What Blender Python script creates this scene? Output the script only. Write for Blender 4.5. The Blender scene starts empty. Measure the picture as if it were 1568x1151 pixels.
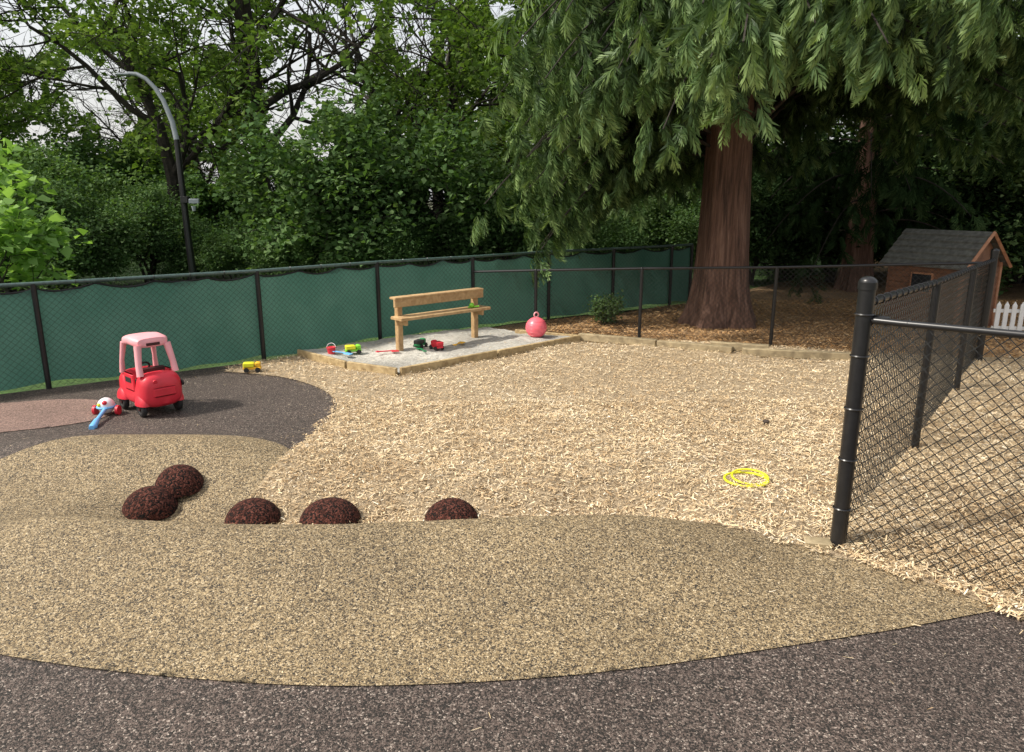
import bpy, math, numpy as np
from mathutils import Vector, Matrix
R=math.radians
scene=bpy.context.scene
col=scene.collection
# ------------------------------------------------------------------ helpers
def link(o,parent=None):
    col.objects.link(o)
    if parent: o.parent=parent
    return o
def empty(name,loc=(0,0,0)):
    e=bpy.data.objects.new(name,None); e.location=loc; e.empty_display_size=.2
    return link(e)
def norm(v):
    v=np.asarray(v,float); return v/(np.linalg.norm(v)+1e-9)
class MB:
    def __init__(s): s.v=[];s.f=[];s.m=[]
    def add(s,vs,fs,m=0):
        b=len(s.v); s.v+= [tuple(map(float,p)) for p in vs]
        for f in fs: s.f.append(tuple(i+b for i in f)); s.m.append(m)
    def tube(s,p0,p1,r0,r1=None,n=8,m=0,cap=True):
        s.path([p0,p1],[r0,r0 if r1 is None else r1],n,m,cap)
    def path(s,pts,rs,n=8,m=0,cap=True):
        pts=[np.array(p,float) for p in pts]
        vs=[];fs=[]
        a=None
        for i,p in enumerate(pts):
            d=norm(pts[min(i+1,len(pts)-1)]-pts[max(i-1,0)])
            if a is None:
                t=np.array([0,0,1.]) if abs(d[2])<.9 else np.array([1.,0,0])
                a=norm(np.cross(d,t))
            else: a=norm(a-d*np.dot(a,d))
            b=np.cross(d,a)
            for k in range(n):
                an=2*math.pi*k/n
                vs.append(p+rs[i]*(a*math.cos(an)+b*math.sin(an)))
        for i in range(len(pts)-1):
            for k in range(n):
                k2=(k+1)%n
                fs.append((i*n+k,i*n+k2,(i+1)*n+k2,(i+1)*n+k))
        if cap:
            fs.append(tuple(range(n-1,-1,-1))); fs.append(tuple((len(pts)-1)*n+k for k in range(n)))
        s.add(vs,fs,m)
    def box(s,c,size,rot=0,m=0,bev=0,M=None):
        x,y,z=[q/2 for q in size]
        b=bev
        if b<=0:
            P=[(sx*x,sy*y,sz*z) for sz in(-1,1) for sy in(-1,1) for sx in(-1,1)]
            F=[(0,2,3,1),(4,5,7,6),(0,1,5,4),(2,6,7,3),(0,4,6,2),(1,3,7,5)]
        else:
            P=[];F=[]
            rings=[(-z,b),(-z+b,0),(z-b,0),(z,b)]
            for zz,ins in rings:
                X=x-ins;Y=y-ins
                P+=[(X-b,-Y,zz),(X,-Y+b,zz),(X,Y-b,zz),(X-b,Y,zz),(-X+b,Y,zz),(-X,Y-b,zz),(-X,-Y+b,zz),(-X+b,-Y,zz)]
            for r in range(3):
                for k in range(8): F.append((r*8+k,r*8+(k+1)%8,(r+1)*8+(k+1)%8,(r+1)*8+k))
            F.append(tuple(range(7,-1,-1)));F.append(tuple(24+k for k in range(8)))
        if M is None: M=Matrix.Translation(c)@Matrix.Rotation(rot,4,'Z')
        else: M=Matrix.Translation(c)@M
        s.add([M@Vector(p) for p in P],F,m)
    def sphere(s,c,r,nu=16,nv=10,m=0,v0=0,v1=math.pi,M=None):
        if not hasattr(r,'__len__'): r=(r,r,r)
        vs=[];fs=[]
        for j in range(nv+1):
            a=v0+(v1-v0)*j/nv
            for i in range(nu):
                t=2*math.pi*i/nu
                p=Vector((r[0]*math.sin(a)*math.cos(t),r[1]*math.sin(a)*math.sin(t),r[2]*math.cos(a)))
                if M is not None: p=M@p
                vs.append(p+Vector(c))
        for j in range(nv):
            for i in range(nu):
                i2=(i+1)%nu
                fs.append((j*nu+i,(j+1)*nu+i,(j+1)*nu+i2,j*nu+i2))
        s.add(vs,fs,m)
    def torus(s,c,R0,r,nu=28,nv=8,m=0,M=None,sy=1):
        vs=[];fs=[]
        for i in range(nu):
            t=2*math.pi*i/nu
            for j in range(nv):
                a=2*math.pi*j/nv
                p=Vector(((R0+r*math.cos(a))*math.cos(t),sy*(R0+r*math.cos(a))*math.sin(t),r*math.sin(a)))
                if M is not None: p=M@p
                vs.append(p+Vector(c))
        for i in range(nu):
            for j in range(nv):
                fs.append((i*nv+j,((i+1)%nu)*nv+j,((i+1)%nu)*nv+(j+1)%nv,i*nv+(j+1)%nv))
        s.add(vs,fs,m)
    def obj(s,name,mats,parent=None,smooth=True,loc=None):
        me=bpy.data.meshes.new(name); me.from_pydata(s.v,[],s.f)
        for m in mats: me.materials.append(m)
        me.polygons.foreach_set('material_index',s.m)
        if smooth:
            me.polygons.foreach_set('use_smooth',[True]*len(s.f))
            try: me.set_sharp_from_angle(angle=R(40))
            except Exception: pass
        me.update()
        o=bpy.data.objects.new(name,me)
        if loc: o.location=loc
        return link(o,parent)
def quadmesh(name,V,var,mats,matidx=None,parent=None,mk=True):
    n=len(V); me=bpy.data.meshes.new(name)
    me.vertices.add(n*4); me.vertices.foreach_set('co',V.reshape(-1).astype(np.float32))
    me.loops.add(n*4); me.loops.foreach_set('vertex_index',np.arange(n*4,dtype=np.int32))
    me.polygons.add(n); me.polygons.foreach_set('loop_start',np.arange(0,n*4,4,dtype=np.int32))
    try: me.polygons.foreach_set('loop_total',np.full(n,4,dtype=np.int32))
    except Exception: pass
    for m in mats: me.materials.append(m)
    me.update(calc_edges=True)
    if var is not None:
        at=me.attributes.new('var','FLOAT','FACE'); at.data.foreach_set('value',np.clip(var,0,1).astype(np.float32))
    if not mk: return me
    return link(bpy.data.objects.new(name,me),parent)
def vnoise(x,y,sc,seed=0):
    rg=np.random.default_rng(seed); L=rg.random((64,64))
    X=np.asarray(x)*sc+100; Y=np.asarray(y)*sc+100
    xi=np.floor(X).astype(int); yi=np.floor(Y).astype(int); fx=X-xi; fy=Y-yi
    fx=fx*fx*(3-2*fx); fy=fy*fy*(3-2*fy)
    g=lambda a,b: L[a%64,b%64]
    return (g(xi,yi)*(1-fx)+g(xi+1,yi)*fx)*(1-fy)+(g(xi,yi+1)*(1-fx)+g(xi+1,yi+1)*fx)*fy-.5
def sstep(a,b,x):
    t=np.clip((x-a)/(b-a),0,1); return t*t*(3-2*t)
# ------------------------------------------------------------------ materials
def newmat(name):
    m=bpy.data.materials.new(name); m.use_nodes=True; nt=m.node_tree; nt.nodes.clear()
    out=nt.nodes.new('ShaderNodeOutputMaterial')
    def nd(t,ins={},**pr):
        n=nt.nodes.new('ShaderNode'+t)
        for k,v in pr.items(): setattr(n,k,v)
        for k,v in ins.items():
            s=n.inputs[k]
            if isinstance(v,bpy.types.NodeSocket): nt.links.new(v,s)
            else: s.default_value=v
        return n
    def fin(sh): nt.links.new(sh,out.inputs['Surface'])
    return m,nd,fin
def c4(c): return (c[0],c[1],c[2],1)
def ramp(nd,fac,stops,interp='LINEAR'):
    r=nd('ValToRGB',{'Fac':fac}); r.color_ramp.interpolation=interp
    e=r.color_ramp.elements
    while len(e)<len(stops): e.new(.5)
    for i,(p,c) in enumerate(stops): e[i].position=p; e[i].color=c4(c)
    return r.outputs['Color']
def mixc(nd,f,a,b,bt='MIX'):
    n=nd('Mix',{},data_type='RGBA',blend_type=bt)
    nt=n.id_data
    for idx,v in ((0,f),(6,a),(7,b)):
        if isinstance(v,bpy.types.NodeSocket): nt.links.new(v,n.inputs[idx])
        else: n.inputs[idx].default_value=v if idx==0 else c4(v)
    return n.outputs[2]
def plain(name,c,rough=.5,spec=.5,nscale=20,var=.15,bump=0,metal=0):
    m,nd,fin=newmat(name)
    tc=nd('TexCoord').outputs['Object']
    no=nd('TexNoise',{'Vector':tc,'Scale':nscale,'Detail':3.})
    lo=[q*(1-var) for q in c]; hi=[min(1,q*(1+var)) for q in c]
    cc=ramp(nd,no.outputs['Fac'],[(.3,lo),(.7,hi)])
    ins={'Base Color':cc,'Roughness':rough,'Specular IOR Level':spec,'Metallic':metal}
    if bump: ins['Normal']=nd('Bump',{'Height':no.outputs['Fac'],'Strength':bump,'Distance':.01}).outputs[0]
    fin(nd('BsdfPrincipled',ins).outputs[0]); return m
def leafmat(name,dark,mid,light,trans=.35,tcol=(1.3,1.5,.5),gl=.035):
    m,nd,fin=newmat(name)
    a=nd('Attribute',attribute_name='var').outputs['Fac']
    c=ramp(nd,a,[(0,dark),(.5,mid),(1,light)])
    tc=mixc(nd,1.,c,tcol,'MULTIPLY')
    p=nd('BsdfDiffuse',{'Color':c})
    if gl>0:
        g=nd('BsdfGlossy',{'Color':(.6,.62,.6,1),'Roughness':.5})
        p=nd('MixShader',{0:gl,1:p.outputs[0],2:g.outputs[0]})
    if trans<=0: fin(p.outputs[0]); return m
    t=nd('BsdfTranslucent',{'Color':tc})
    fin(nd('MixShader',{0:trans,1:p.outputs[0],2:t.outputs[0]}).outputs[0]); return m
def rubber(name,cols,scale=190,rough=.7,big=((.86,.86,.86),(1.1,1.1,1.1)),spec=.4,nlo=.6):
    m,nd,fin=newmat(name)
    tc=nd('TexCoord').outputs['Object']
    warp=nd('TexNoise',{'Vector':tc,'Scale':scale*.8,'Detail':0.})
    vadd=nd('VectorMath',{0:tc,1:nd('VectorMath',{0:warp.outputs['Color'],'Scale':.012},operation='SCALE').outputs[0]},operation='ADD').outputs[0]
    vo=nd('TexVoronoi',{'Vector':vadd,'Scale':float(scale)})
    r=nd('SeparateColor',{'Color':vo.outputs['Color']}).outputs[0]
    c=ramp(nd,r,cols,'CONSTANT')
    n2=nd('TexNoise',{'Vector':tc,'Scale':1.3,'Detail':4.,'Roughness':.65})
    c=mixc(nd,1.,c,ramp(nd,n2.outputs['Fac'],[(.35,big[0]),(.65,big[1])]),'MULTIPLY')
    n3=nd('TexNoise',{'Vector':tc,'Scale':45.,'Detail':3.,'Roughness':.75})
    c=mixc(nd,1.,c,ramp(nd,n3.outputs['Fac'],[(.35,(nlo,nlo,nlo)),(.65,(1.26,1.26,1.26))]),'MULTIPLY')
    b=nd('Bump',{'Height':vo.outputs['Distance'],'Strength':.7,'Distance':.005},invert=True)
    fin(nd('BsdfPrincipled',{'Base Color':c,'Roughness':rough,'Specular IOR Level':spec,'Normal':b.outputs[0]}).outputs[0])
    return m
K=(.034,.028,.021)
M_tan=rubber('tan_rubber',[(0,K),(.22,(.12,.085,.046)),(.45,(.285,.208,.11)),(.72,(.38,.29,.165)),(.92,(.53,.43,.28))],scale=170)
M_dark=rubber('dark_rubber',[(0,(.02,.016,.013)),(.4,(.065,.047,.038)),(.62,(.115,.085,.071)),(.85,(.175,.138,.115)),(.96,(.34,.285,.24))],150)
M_red=rubber('terracotta_rubber',[(0,(.08,.055,.045)),(.25,(.25,.16,.13)),(.7,(.36,.24,.195))])
M_dome=rubber('brown_rubber',[(0,(.012,.009,.008)),(.4,(.06,.021,.015)),(.75,(.12,.044,.032))],110,.95,spec=.15,nlo=.5)
def chipbedmat():
    m,nd,fin=newmat('wood_chip_bed')
    tc=nd('TexCoord').outputs['Object']
    n=nd('TexNoise',{'Vector':tc,'Scale':55.,'Detail':4.,'Roughness':.7,'Distortion':1.5})
    c=ramp(nd,n.outputs['Fac'],[(.3,(.18,.125,.07)),(.48,(.38,.29,.18)),(.68,(.58,.47,.32))])
    b=nd('Bump',{'Height':n.outputs['Fac'],'Strength':1.,'Distance':.02})
    fin(nd('BsdfPrincipled',{'Base Color':c,'Roughness':.85,'Normal':b.outputs[0]}).outputs[0]); return m
M_chipbed=chipbedmat()
def chipmat(name,k=(1,1,1)):
    m,nd,fin=newmat(name); a=nd('Attribute',attribute_name='var').outputs['Fac']
    tc=nd('TexCoord').outputs['Object']
    st=[(0,(.15,.092,.045)),(.15,(.41,.285,.16)),(.5,(.64,.5,.31)),(.8,(.76,.64,.44)),(1,(.85,.78,.63))]
    c=ramp(nd,a,[(p,tuple(x*y for x,y in zip(q,k))) for p,q in st])
    n=nd('TexNoise',{'Vector':tc,'Scale':.9,'Detail':3.}).outputs['Fac']
    c=mixc(nd,1.,c,ramp(nd,n,[(.35,(.88,.84,.8)),(.6,(1.04,1.03,1.02))]),'MULTIPLY')
    fin(nd('BsdfDiffuse',{'Color':c}).outputs[0]); return m
M_chip=chipmat('wood_chip'); M_litter=chipmat('leaf_litter',(.9,.72,.55))
def groundmat(name,a,b,c_,sc):
    m,nd,fin=newmat(name); tc=nd('TexCoord').outputs['Object']
    n1=nd('TexNoise',{'Vector':tc,'Scale':sc,'Detail':5.,'Roughness':.7}).outputs['Fac']
    n2=nd('TexNoise',{'Vector':tc,'Scale':sc*.06,'Detail':3.}).outputs['Fac']
    c=ramp(nd,n1,[(.3,a),(.5,b),(.7,c_)])
    c=mixc(nd,1.,c,ramp(nd,n2,[(.35,(.7,.7,.7)),(.65,(1.2,1.2,1.2))]),'MULTIPLY')
    bb=nd('Bump',{'Height':n1,'Strength':.8,'Distance':.04})
    fin(nd('BsdfPrincipled',{'Base Color':c,'Roughness':.9,'Normal':bb.outputs[0]}).outputs[0]); return m
M_lawn=groundmat('lawn_grass',(.02,.045,.01),(.05,.11,.02),(.09,.16,.035),30.)
M_soil=groundmat('leaf_litter_soil',(.12,.07,.035),(.32,.2,.1),(.5,.34,.19),26.)
M_sand=groundmat('sand',(.3,.28,.24),(.44,.42,.37),(.55,.53,.47),18.)
M_ground=groundmat('earth',(.03,.035,.015),(.06,.065,.025),(.08,.09,.03),8.)
M_black=plain('black_vinyl',(.012,.012,.013),.32,.5,30,.2)
M_wire=plain('black_vinyl_wire',(.012,.013,.013),.4,.5,30,.2)
M_rail=plain('dark_green_rail',(.05,.09,.078),.28,.7,30,.3)
def woodmat(name,a,b,sc=(3,60,60),rough=.7):
    m,nd,fin=newmat(name); tc=nd('TexCoord').outputs['Object']
    mp=nd('Mapping',{'Vector':tc,'Scale':sc}).outputs[0]
    n=nd('TexNoise',{'Vector':mp,'Scale':1.,'Detail':5.,'Distortion':.6}).outputs['Fac']
    c=ramp(nd,n,[(.3,a),(.7,b)])
    bb=nd('Bump',{'Height':n,'Strength':.4,'Distance':.004})
    fin(nd('BsdfPrincipled',{'Base Color':c,'Roughness':rough,'Normal':bb.outputs[0]}).outputs[0]); return m
M_wood=woodmat('treated_timber',(.26,.18,.085),(.5,.38,.2),(14,14,14))
M_bench=woodmat('new_timber',(.33,.2,.09),(.5,.34,.17),(16,16,16))
M_oldwood=woodmat('weathered_timber',(.2,.155,.09),(.4,.32,.19),(12,12,12))
M_bark=groundmat('bark',(.012,.01,.008),(.03,.024,.018),(.06,.048,.036),9.)
m,nd,fin=newmat('cedar_bark'); tc=nd('TexCoord').outputs['Object']
mp=nd('Mapping',{'Vector':tc,'Scale':(22,22,1.2)}).outputs[0]
n=nd('TexNoise',{'Vector':mp,'Scale':1.,'Detail':6.,'Roughness':.7,'Distortion':.3}).outputs['Fac']
c=ramp(nd,n,[(.3,(.035,.02,.014)),(.5,(.15,.08,.055)),(.72,(.3,.18,.13))])
bb=nd('Bump',{'Height':n,'Strength':1.,'Distance':.06})
fin(nd('BsdfPrincipled',{'Base Color':c,'Roughness':.9,'Normal':bb.outputs[0]}).outputs[0]); M_cbark=m
m,nd,fin=newmat('green_windscreen'); tc=nd('TexCoord').outputs['Object']
n=nd('TexNoise',{'Vector':tc,'Scale':1.1,'Detail':4.,'Roughness':.6}).outputs['Fac']
c=ramp(nd,n,[(.3,(.07,.17,.135)),(.7,(.15,.28,.225))])  # mottling stands for tree shadows, painted into the fabric colour
n2=nd('TexNoise',{'Vector':tc,'Scale':140.,'Detail':1.}).outputs['Fac']
c=mixc(nd,1.,c,ramp(nd,n2,[(.3,(.7,.7,.7)),(.7,(1.2,1.2,1.2))]),'MULTIPLY')
p=nd('BsdfDiffuse',{'Color':c})
t=nd('BsdfTranslucent',{'Color':(.08,.21,.16,1)})
fin(nd('MixShader',{0:.3,1:p.outputs[0],2:t.outputs[0]}).outputs[0]); M_fabric=m
M_maple=leafmat('maple_leaf',(.04,.075,.022),(.115,.185,.05),(.23,.3,.09),.3,gl=0)
M_shrub=leafmat('shrub_leaf',(.034,.07,.027),(.095,.165,.062),(.2,.28,.125),.25,gl=0)
M_shade=leafmat('shaded_evergreen_leaf',(.008,.018,.008),(.03,.058,.022),(.075,.125,.05),.15,gl=0)  # darkened leaf copy: the shade behind the cedar is put into its colour
M_sapl=leafmat('sapling_leaf',(.11,.21,.05),(.2,.34,.09),(.3,.46,.15),.4,(1.3,1.4,.6))
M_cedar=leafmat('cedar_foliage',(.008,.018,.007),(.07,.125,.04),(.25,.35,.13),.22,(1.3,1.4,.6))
M_redp=plain('red_plastic',(.62,.025,.045),.4,.5,6,.1)
M_pink=plain('faded_pink_plastic',(.8,.36,.39),.45,.5,6,.1)
M_blk=plain('black_rubber',(.02,.02,.02),.6,.4,20,.2)
M_dkin=plain('dark_interior',(.06,.02,.02),.6,.3,10,.2)
M_ball=plain('coral_ball_rubber',(.85,.15,.19),.35,.5,4,.06)
M_yel=plain('yellow_plastic',(.75,.72,.03),.4,.5,10,.1)
M_yel2=plain('amber_plastic',(.8,.45,.03),.4,.5,10,.1)
M_grn=plain('lime_plastic',(.22,.6,.04),.4,.5,10,.1)
M_dgrn=plain('green_plastic',(.02,.2,.07),.4,.5,10,.1)
M_blue=plain('blue_plastic',(.16,.45,.8),.35,.5,10,.1)
M_white=plain('white_plastic',(.75,.76,.78),.35,.5,10,.08)
M_wpaint=plain('white_paint',(.78,.78,.76),.5,.4,10,.05)
M_grey=plain('grey_metal',(.3,.33,.36),.35,.5,10,.1)
M_rock=plain('dark_rock',(.06,.045,.035),.8,.3,30,.4,.5)
M_roof=plain('grey_shingle',(.13,.13,.115),.85,.2,15,.3,.5)
M_hwall=woodmat('playhouse_siding',(.12,.055,.03),(.23,.11,.06),(10,10,10))
M_htrim=woodmat('playhouse_trim',(.3,.13,.065),(.44,.22,.12),(10,10,10))
M_glass=plain('dark_window',(.02,.025,.03),.15,.6,5,.2)
# ------------------------------------------------------------------ terrain
def H(x,y):
    x=np.asarray(x,float); y=np.asarray(y,float)
    yc=3.93+0*x+.08*np.sin(x*1.6+.5)
    d=y-yc
    g=np.where(d<0,np.exp(-(d/.7)**2),np.exp(-(d/.2)**2))
    win=sstep(-3.6,-2.6,x)*(1-sstep(.6,1.9,x))
    h=.165*g*win
    win2=sstep(-3.0,-2.3,x)*(1-sstep(.5,1.5,x))
    h=h-.13*np.exp(-((y-4.5)/.3)**2)*win2
    h=h+.17*np.exp(-((x+3.0)/1.2)**4-((y-5.4)/.42)**2)
    return h
def sdf(P,poly):
    P=np.asarray(P,float); n=len(poly); d=np.full(len(P),1e18); s=np.ones(len(P))
    G=np.zeros_like(P)
    for i in range(n):
        a=poly[i]; b=poly[i-1]; e=b-a; w=P-a
        t=np.clip((w@e)/(e@e+1e-12),0,1); q=w-t[:,None]*e
        dd=(q**2).sum(1); k=dd<d; d[k]=dd[k]; G[k]=q[k]
        c1=P[:,1]>=a[1]; c2=P[:,1]<b[1]; c3=e[0]*w[:,1]>e[1]*w[:,0]
        al=(c1&c2&c3)|(~c1&~c2&~c3); s[al]*=-1
    return s*np.sqrt(d),G
def chaikin(p,n=2):
    p=np.array(p,float)
    for _ in range(n):
        q=np.roll(p,-1,0); p=np.stack([.75*p+.25*q,.25*p+.75*q],1).reshape(-1,2)
    return p
def sheet(name,poly,mat,off,hf=H,cell=.05,extra=None,smooth=2,box=None):
    poly=chaikin(poly,smooth) if smooth else np.array(poly,float)
    x0,y0=poly.min(0)-cell; x1,y1=poly.max(0)+cell
    nx=int((x1-x0)/cell)+2; ny=int((y1-y0)/cell)+2
    X,Y=np.meshgrid(x0+np.arange(nx)*cell,y0+np.arange(ny)*cell)
    P=np.stack([X.ravel(),Y.ravel()],1); s,G=sdf(P,poly)
    ok=(s<cell*.75).reshape(ny,nx)
    f=ok[:-1,:-1]&ok[1:,:-1]&ok[:-1,1:]&ok[1:,1:]
    near=(np.abs(s)<cell*.75)
    P[near]-=G[near]
    jj,ii=np.nonzero(f); b=jj*nx+ii
    F=np.stack([b,b+1,b+nx+1,b+nx],1)
    used,inv=np.unique(F,return_inverse=True); F=inv.reshape(-1,4); P=P[used]
    z=hf(P[:,0],P[:,1])+off
    if extra is not None: z=z+extra(P[:,0],P[:,1])
    V=np.column_stack([P,z])
    me=bpy.data.meshes.new(name); me.from_pydata(V.tolist(),[],F.tolist()); me.materials.append(mat)
    me.polygons.foreach_set('use_smooth',[True]*len(F)); me.update()
    return link(bpy.data.objects.new(name,me)),poly
Z0=lambda x,y: 0*np.asarray(x)
mb=MB(); mb.add([(-400,-400,-.16),(400,-400,-.16),(400,400,-.16),(-400,400,-.16)],[(0,1,2,3)]); mb.obj('ground',[M_ground],smooth=False)
fenceG=[(-7.4,5.9),(-4.96,7.58),(-3.1,8.93),(-1.86,10.15),(-0.59,11.09),(0.61,12.14),(1.77,12.84),(2.95,13.64),(3.4,13.98)]
lawn=[(-60,-20),(-9.6,-3),(-9,4.85)]+[(x-.02,y+.02) for x,y in fenceG]+[(6,17),(20,34),(60,60),(-60,60)]
sheet('lawn',lawn,M_lawn,-.01,Z0,.6,lambda x,y:.04*vnoise(x,y,.7,5),0)
soil=[(-.59,11.1),(.35,10.75),(1.82,10.3),(3.54,9.83),(5.83,8.9),(12,8.8),(40,8),(60,60),(20,34),(6,17),(3.4,14),(2.95,13.6),(1.77,12.8),(.61,12.1)]
fsoil=lambda x,y:.05*vnoise(x,y,1.1,6)
sheet('forest_floor',soil,M_soil,-.005,Z0,.25,fsoil,0)
drk=[(-9.6,-3),(7,-3),(7,2.4),(2.9,3.4),(2.2,4.2),(1,6),(0,9),(-2.2,9.6),(-3.1,8.95),(-4.96,7.6),(-9,4.8)]
sheet('dark_rubber_surface',drk,M_dark,0,H,.06,None,0)
tan=[(2.6,3.3),(2.3,3.22),(1.74,3.06),(1.23,2.93),(.76,2.82),(.32,2.74),(-.09,2.69),(-.53,2.66),(-.91,2.66),(-1.34,2.7),(-1.79,2.76),(-2.28,2.86),(-3,3.05),(-4,3.4),(-5,3.9),(-5.6,4.5),(-5,4.75),(-4.4,4.85),(-3.95,5.0),(-3.6,5.35),(-3.2,5.62),(-2.8,5.74),(-2.4,5.76),(-2.05,5.68),(-1.75,5.5),(-1.55,5.2),(-1.5,4.9),(-1.3,4.6),(-.5,4.5),(.5,4.6),(1.2,4.5),(1.7,4.1)]
sheet('tan_rubber_mound',tan,M_tan,.006,H,.04)
redp=[(-7,6.4),(-5.08,6.98),(-4.65,7.14),(-4.18,7.14),(-3.83,6.85),(-3.75,6.49),(-4.08,6.2),(-4.46,6.07),(-5,5.7),(-7,5)]
sheet('terracotta_rubber_patch',redp,M_red,.006,H,.05)
chip=[(-1.62,4.16),(-1.2,4.2),(-.76,4.2),(-.18,4.2),(.32,4.24),(.74,4.27),(1.13,4.15),(1.44,4.0),(1.74,3.89),(2.17,3.57),(2.48,3.19),(3,2.75),(4,2),(12,2),(12,8.95),(5.83,9.0),(3.54,9.85),(1.82,10.32),(.35,10.76),(-.55,11.08),(-1.86,10.12),(-3.08,8.93),(-3.49,8.37),(-3.02,8.24),(-2.55,8.05),(-2.16,7.7),(-1.85,7.29),(-1.68,6.81),(-1.7,6.2),(-1.72,5.6),(-1.8,4.95),(-1.82,4.5)]
chp=chaikin(chip,1)
def hchip(x,y):
    s,_=sdf(np.column_stack([x,y]),chp)
    n=np.maximum(.0,.016+.03*vnoise(x,y,1.7,1)+.03*vnoise(x,y,5,2)+.02*vnoise(x,y,13,3))
    return H(x,y)+.014+n*np.clip(-s/.25,0,1)
sheet('wood_chip_bed',chip,M_chipbed,-.006,hchip,.06,None,1)
rg=np.random.default_rng(7)
def chips(P,zf,seed,lmin=.014,lmax=.055,tilt=.32,wv=(.004,.012)):
    rg=np.random.default_rng(seed); n=len(P)
    L=lmin+(lmax-lmin)*rg.random(n)**2; W=wv[0]+(wv[1]-wv[0])*rg.random(n)**1.5
    an=rg.random(n)*2*np.pi; ti=rg.normal(0,tilt,n); ro=rg.normal(0,.45,n)
    d=np.stack([np.cos(an)*np.cos(ti),np.sin(an)*np.cos(ti),np.sin(ti)],1)
    s=np.stack([-np.sin(an),np.cos(an),0*an],1); u=np.cross(d,s)
    s=s*np.cos(ro)[:,None]+u*np.sin(ro)[:,None]
    c=np.column_stack([P,zf(P[:,0],P[:,1])+rg.random(n)*.02])
    a=d*L[:,None]/2; b=s*W[:,None]/2
    k1=(.3+.7*rg.random(n))[:,None]; k2=(.3+.7*rg.random(n))[:,None]
    return np.stack([c-a-b*k1,c+a-b*k2,c+a+b*k2,c-a+b*k1],1)
def samp(n,x0,x1,y0,y1): return np.column_stack([x0+(x1-x0)*rg.random(n),y0+(y1-y0)*rg.random(n)])
P=np.concatenate([samp(170000,-3.6,6,3.0,7),samp(80000,-3.6,8,7,11.1),samp(16000,1.9,4,2.4,4.4)])
P=P[(np.abs(P[:,0])<.78*P[:,1]+.4)]
s,_=sdf(P,chp); edge=.025+.05*vnoise(P[:,0],P[:,1],9,4)*2
P=P[s<edge]
V1=chips(P,hchip,1)
P2=samp(30000,-3.8,3.2,2.6,9); s,_=sdf(P2,chp); k=(s>0)&(rg.random(len(s))<1.3*np.exp(-s/.07)); P2=P2[k]
P3=samp(2600,-5,5,1,8.5); s,_=sdf(P3,chp); P3=P3[(s>0)&(rg.random(len(s))<.15+.85*np.exp(-s/.7))]
P4=np.concatenate([P2,P3])
V2=chips(P4,lambda x,y:H(x,y)+.008,2,.012,.045,.08,(.002,.005)); V2[:,:,2]-=.004
V2[:,:,2]=np.maximum(V2[:,:,2],H(V2[:,:,0],V2[:,:,1])+.009)
V=np.concatenate([V1,V2])
clump=vnoise(V[:,0,0],V[:,0,1],2.3,31)*.22+vnoise(V[:,0,0],V[:,0,1],9,32)*.18
quadmesh('wood_chips',V,np.clip(rg.normal(.53,.23,len(V))+clump,0,1),[M_chip])
P=samp(70000,.3,11,8.8,14.5); s,_=sdf(P,np.array(soil)); P=P[(s<-.02)&(P[:,0]<.75*P[:,1])]
quadmesh('forest_litter',chips(P,lambda x,y:fsoil(x,y)-.002,9,.02,.09,.2,(.008,.02)),rg.normal(.45,.25,len(P)),[M_litter])
# ------------------------------------------------------------------ domes
for (x,y,r,dz) in [(-2.48,4.66,.18,-.015),(-2.36,4.86,.165,-.005),(-1.73,4.52,.185,.01),(-1.215,4.52,.205,.01),(-.405,4.52,.185,.01)]:
    mb=MB(); mb.sphere((0,0,0),(r,r,.165),36,12,0,0,math.pi*.52)
    mb.obj('rubber_stepping_dome',[M_dome],loc=(x,y,float(H(x,y))+dz-.005))
# ------------------------------------------------------------------ fences
def wires(store,p0,p1,z0,h0,h1,sp=.075,r=.0022,off=0,m=0,zb=.03):
    p0=np.array(p0,float);p1=np.array(p1,float); L=np.linalg.norm(p1-p0); e=(p1-p0)/L; nn=np.array([-e[1],e[0]])
    hm=(h0+h1)/2
    for sg in(1,-1):
        k=math.floor((-hm if sg>0 else 0)/sp)*sp
        while k<L+(hm if sg<0 else 0):
            if sg>0: lo=max(0,-k);hi=min(hm,L-k)
            else: lo=max(0,k-L);hi=min(hm,k)
            if hi-lo>.01:
                nz=max(1,int(round((hi-lo)/(sp*.5))))
                z=np.linspace(lo,hi,nz+1); s_=k+sg*z; hh=h0+(h1-h0)*s_/L
                wv=off+r*.9*np.where(np.arange(nz+1)%2==0,1,-1)*sg
                q=p0[None]+e[None]*s_[:,None]+nn[None]*wv[:,None]
                C=np.column_stack([q,z0+zb+(hh-zb)*z/hm])
                d=norm(C[-1]-C[0]); a=np.array([nn[0],nn[1],0]); b=np.cross(d,a)
                ring=np.array([a*math.cos(t)+b*math.sin(t) for t in (0,2.094,4.189)])*r
                Rg=C[:,None,:]+ring[None]
                for j in range(3):
                    j2=(j+1)%3
                    store.append(np.stack([Rg[:-1,j],Rg[:-1,j2],Rg[1:,j2],Rg[1:,j]],1))
            k+=sp
def post(mb,x,y,r,h,m=0,z=0,cap=True):
    mb.tube((x,y,z-.05),(x,y,h),r,r,16,m,False)
    if cap:
        mb.tube((x,y,h-.035),(x,y,h+.004),r*1.12,r*1.12,16,m,True)
        mb.sphere((x,y,h+.003),(r*1.08,r*1.08,r*.75),16,6,m,0,math.pi/2)
E=empty('windscreen_fence')
mb=MB()
for i,(x,y) in enumerate(fenceG):
    h=1.12; post(mb,x,y,.028,h,0,cap=False)
pts=[(x,y,1.12) for x,y in fenceG]; mb.path(pts,[.022]*len(pts),10,1)
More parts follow.
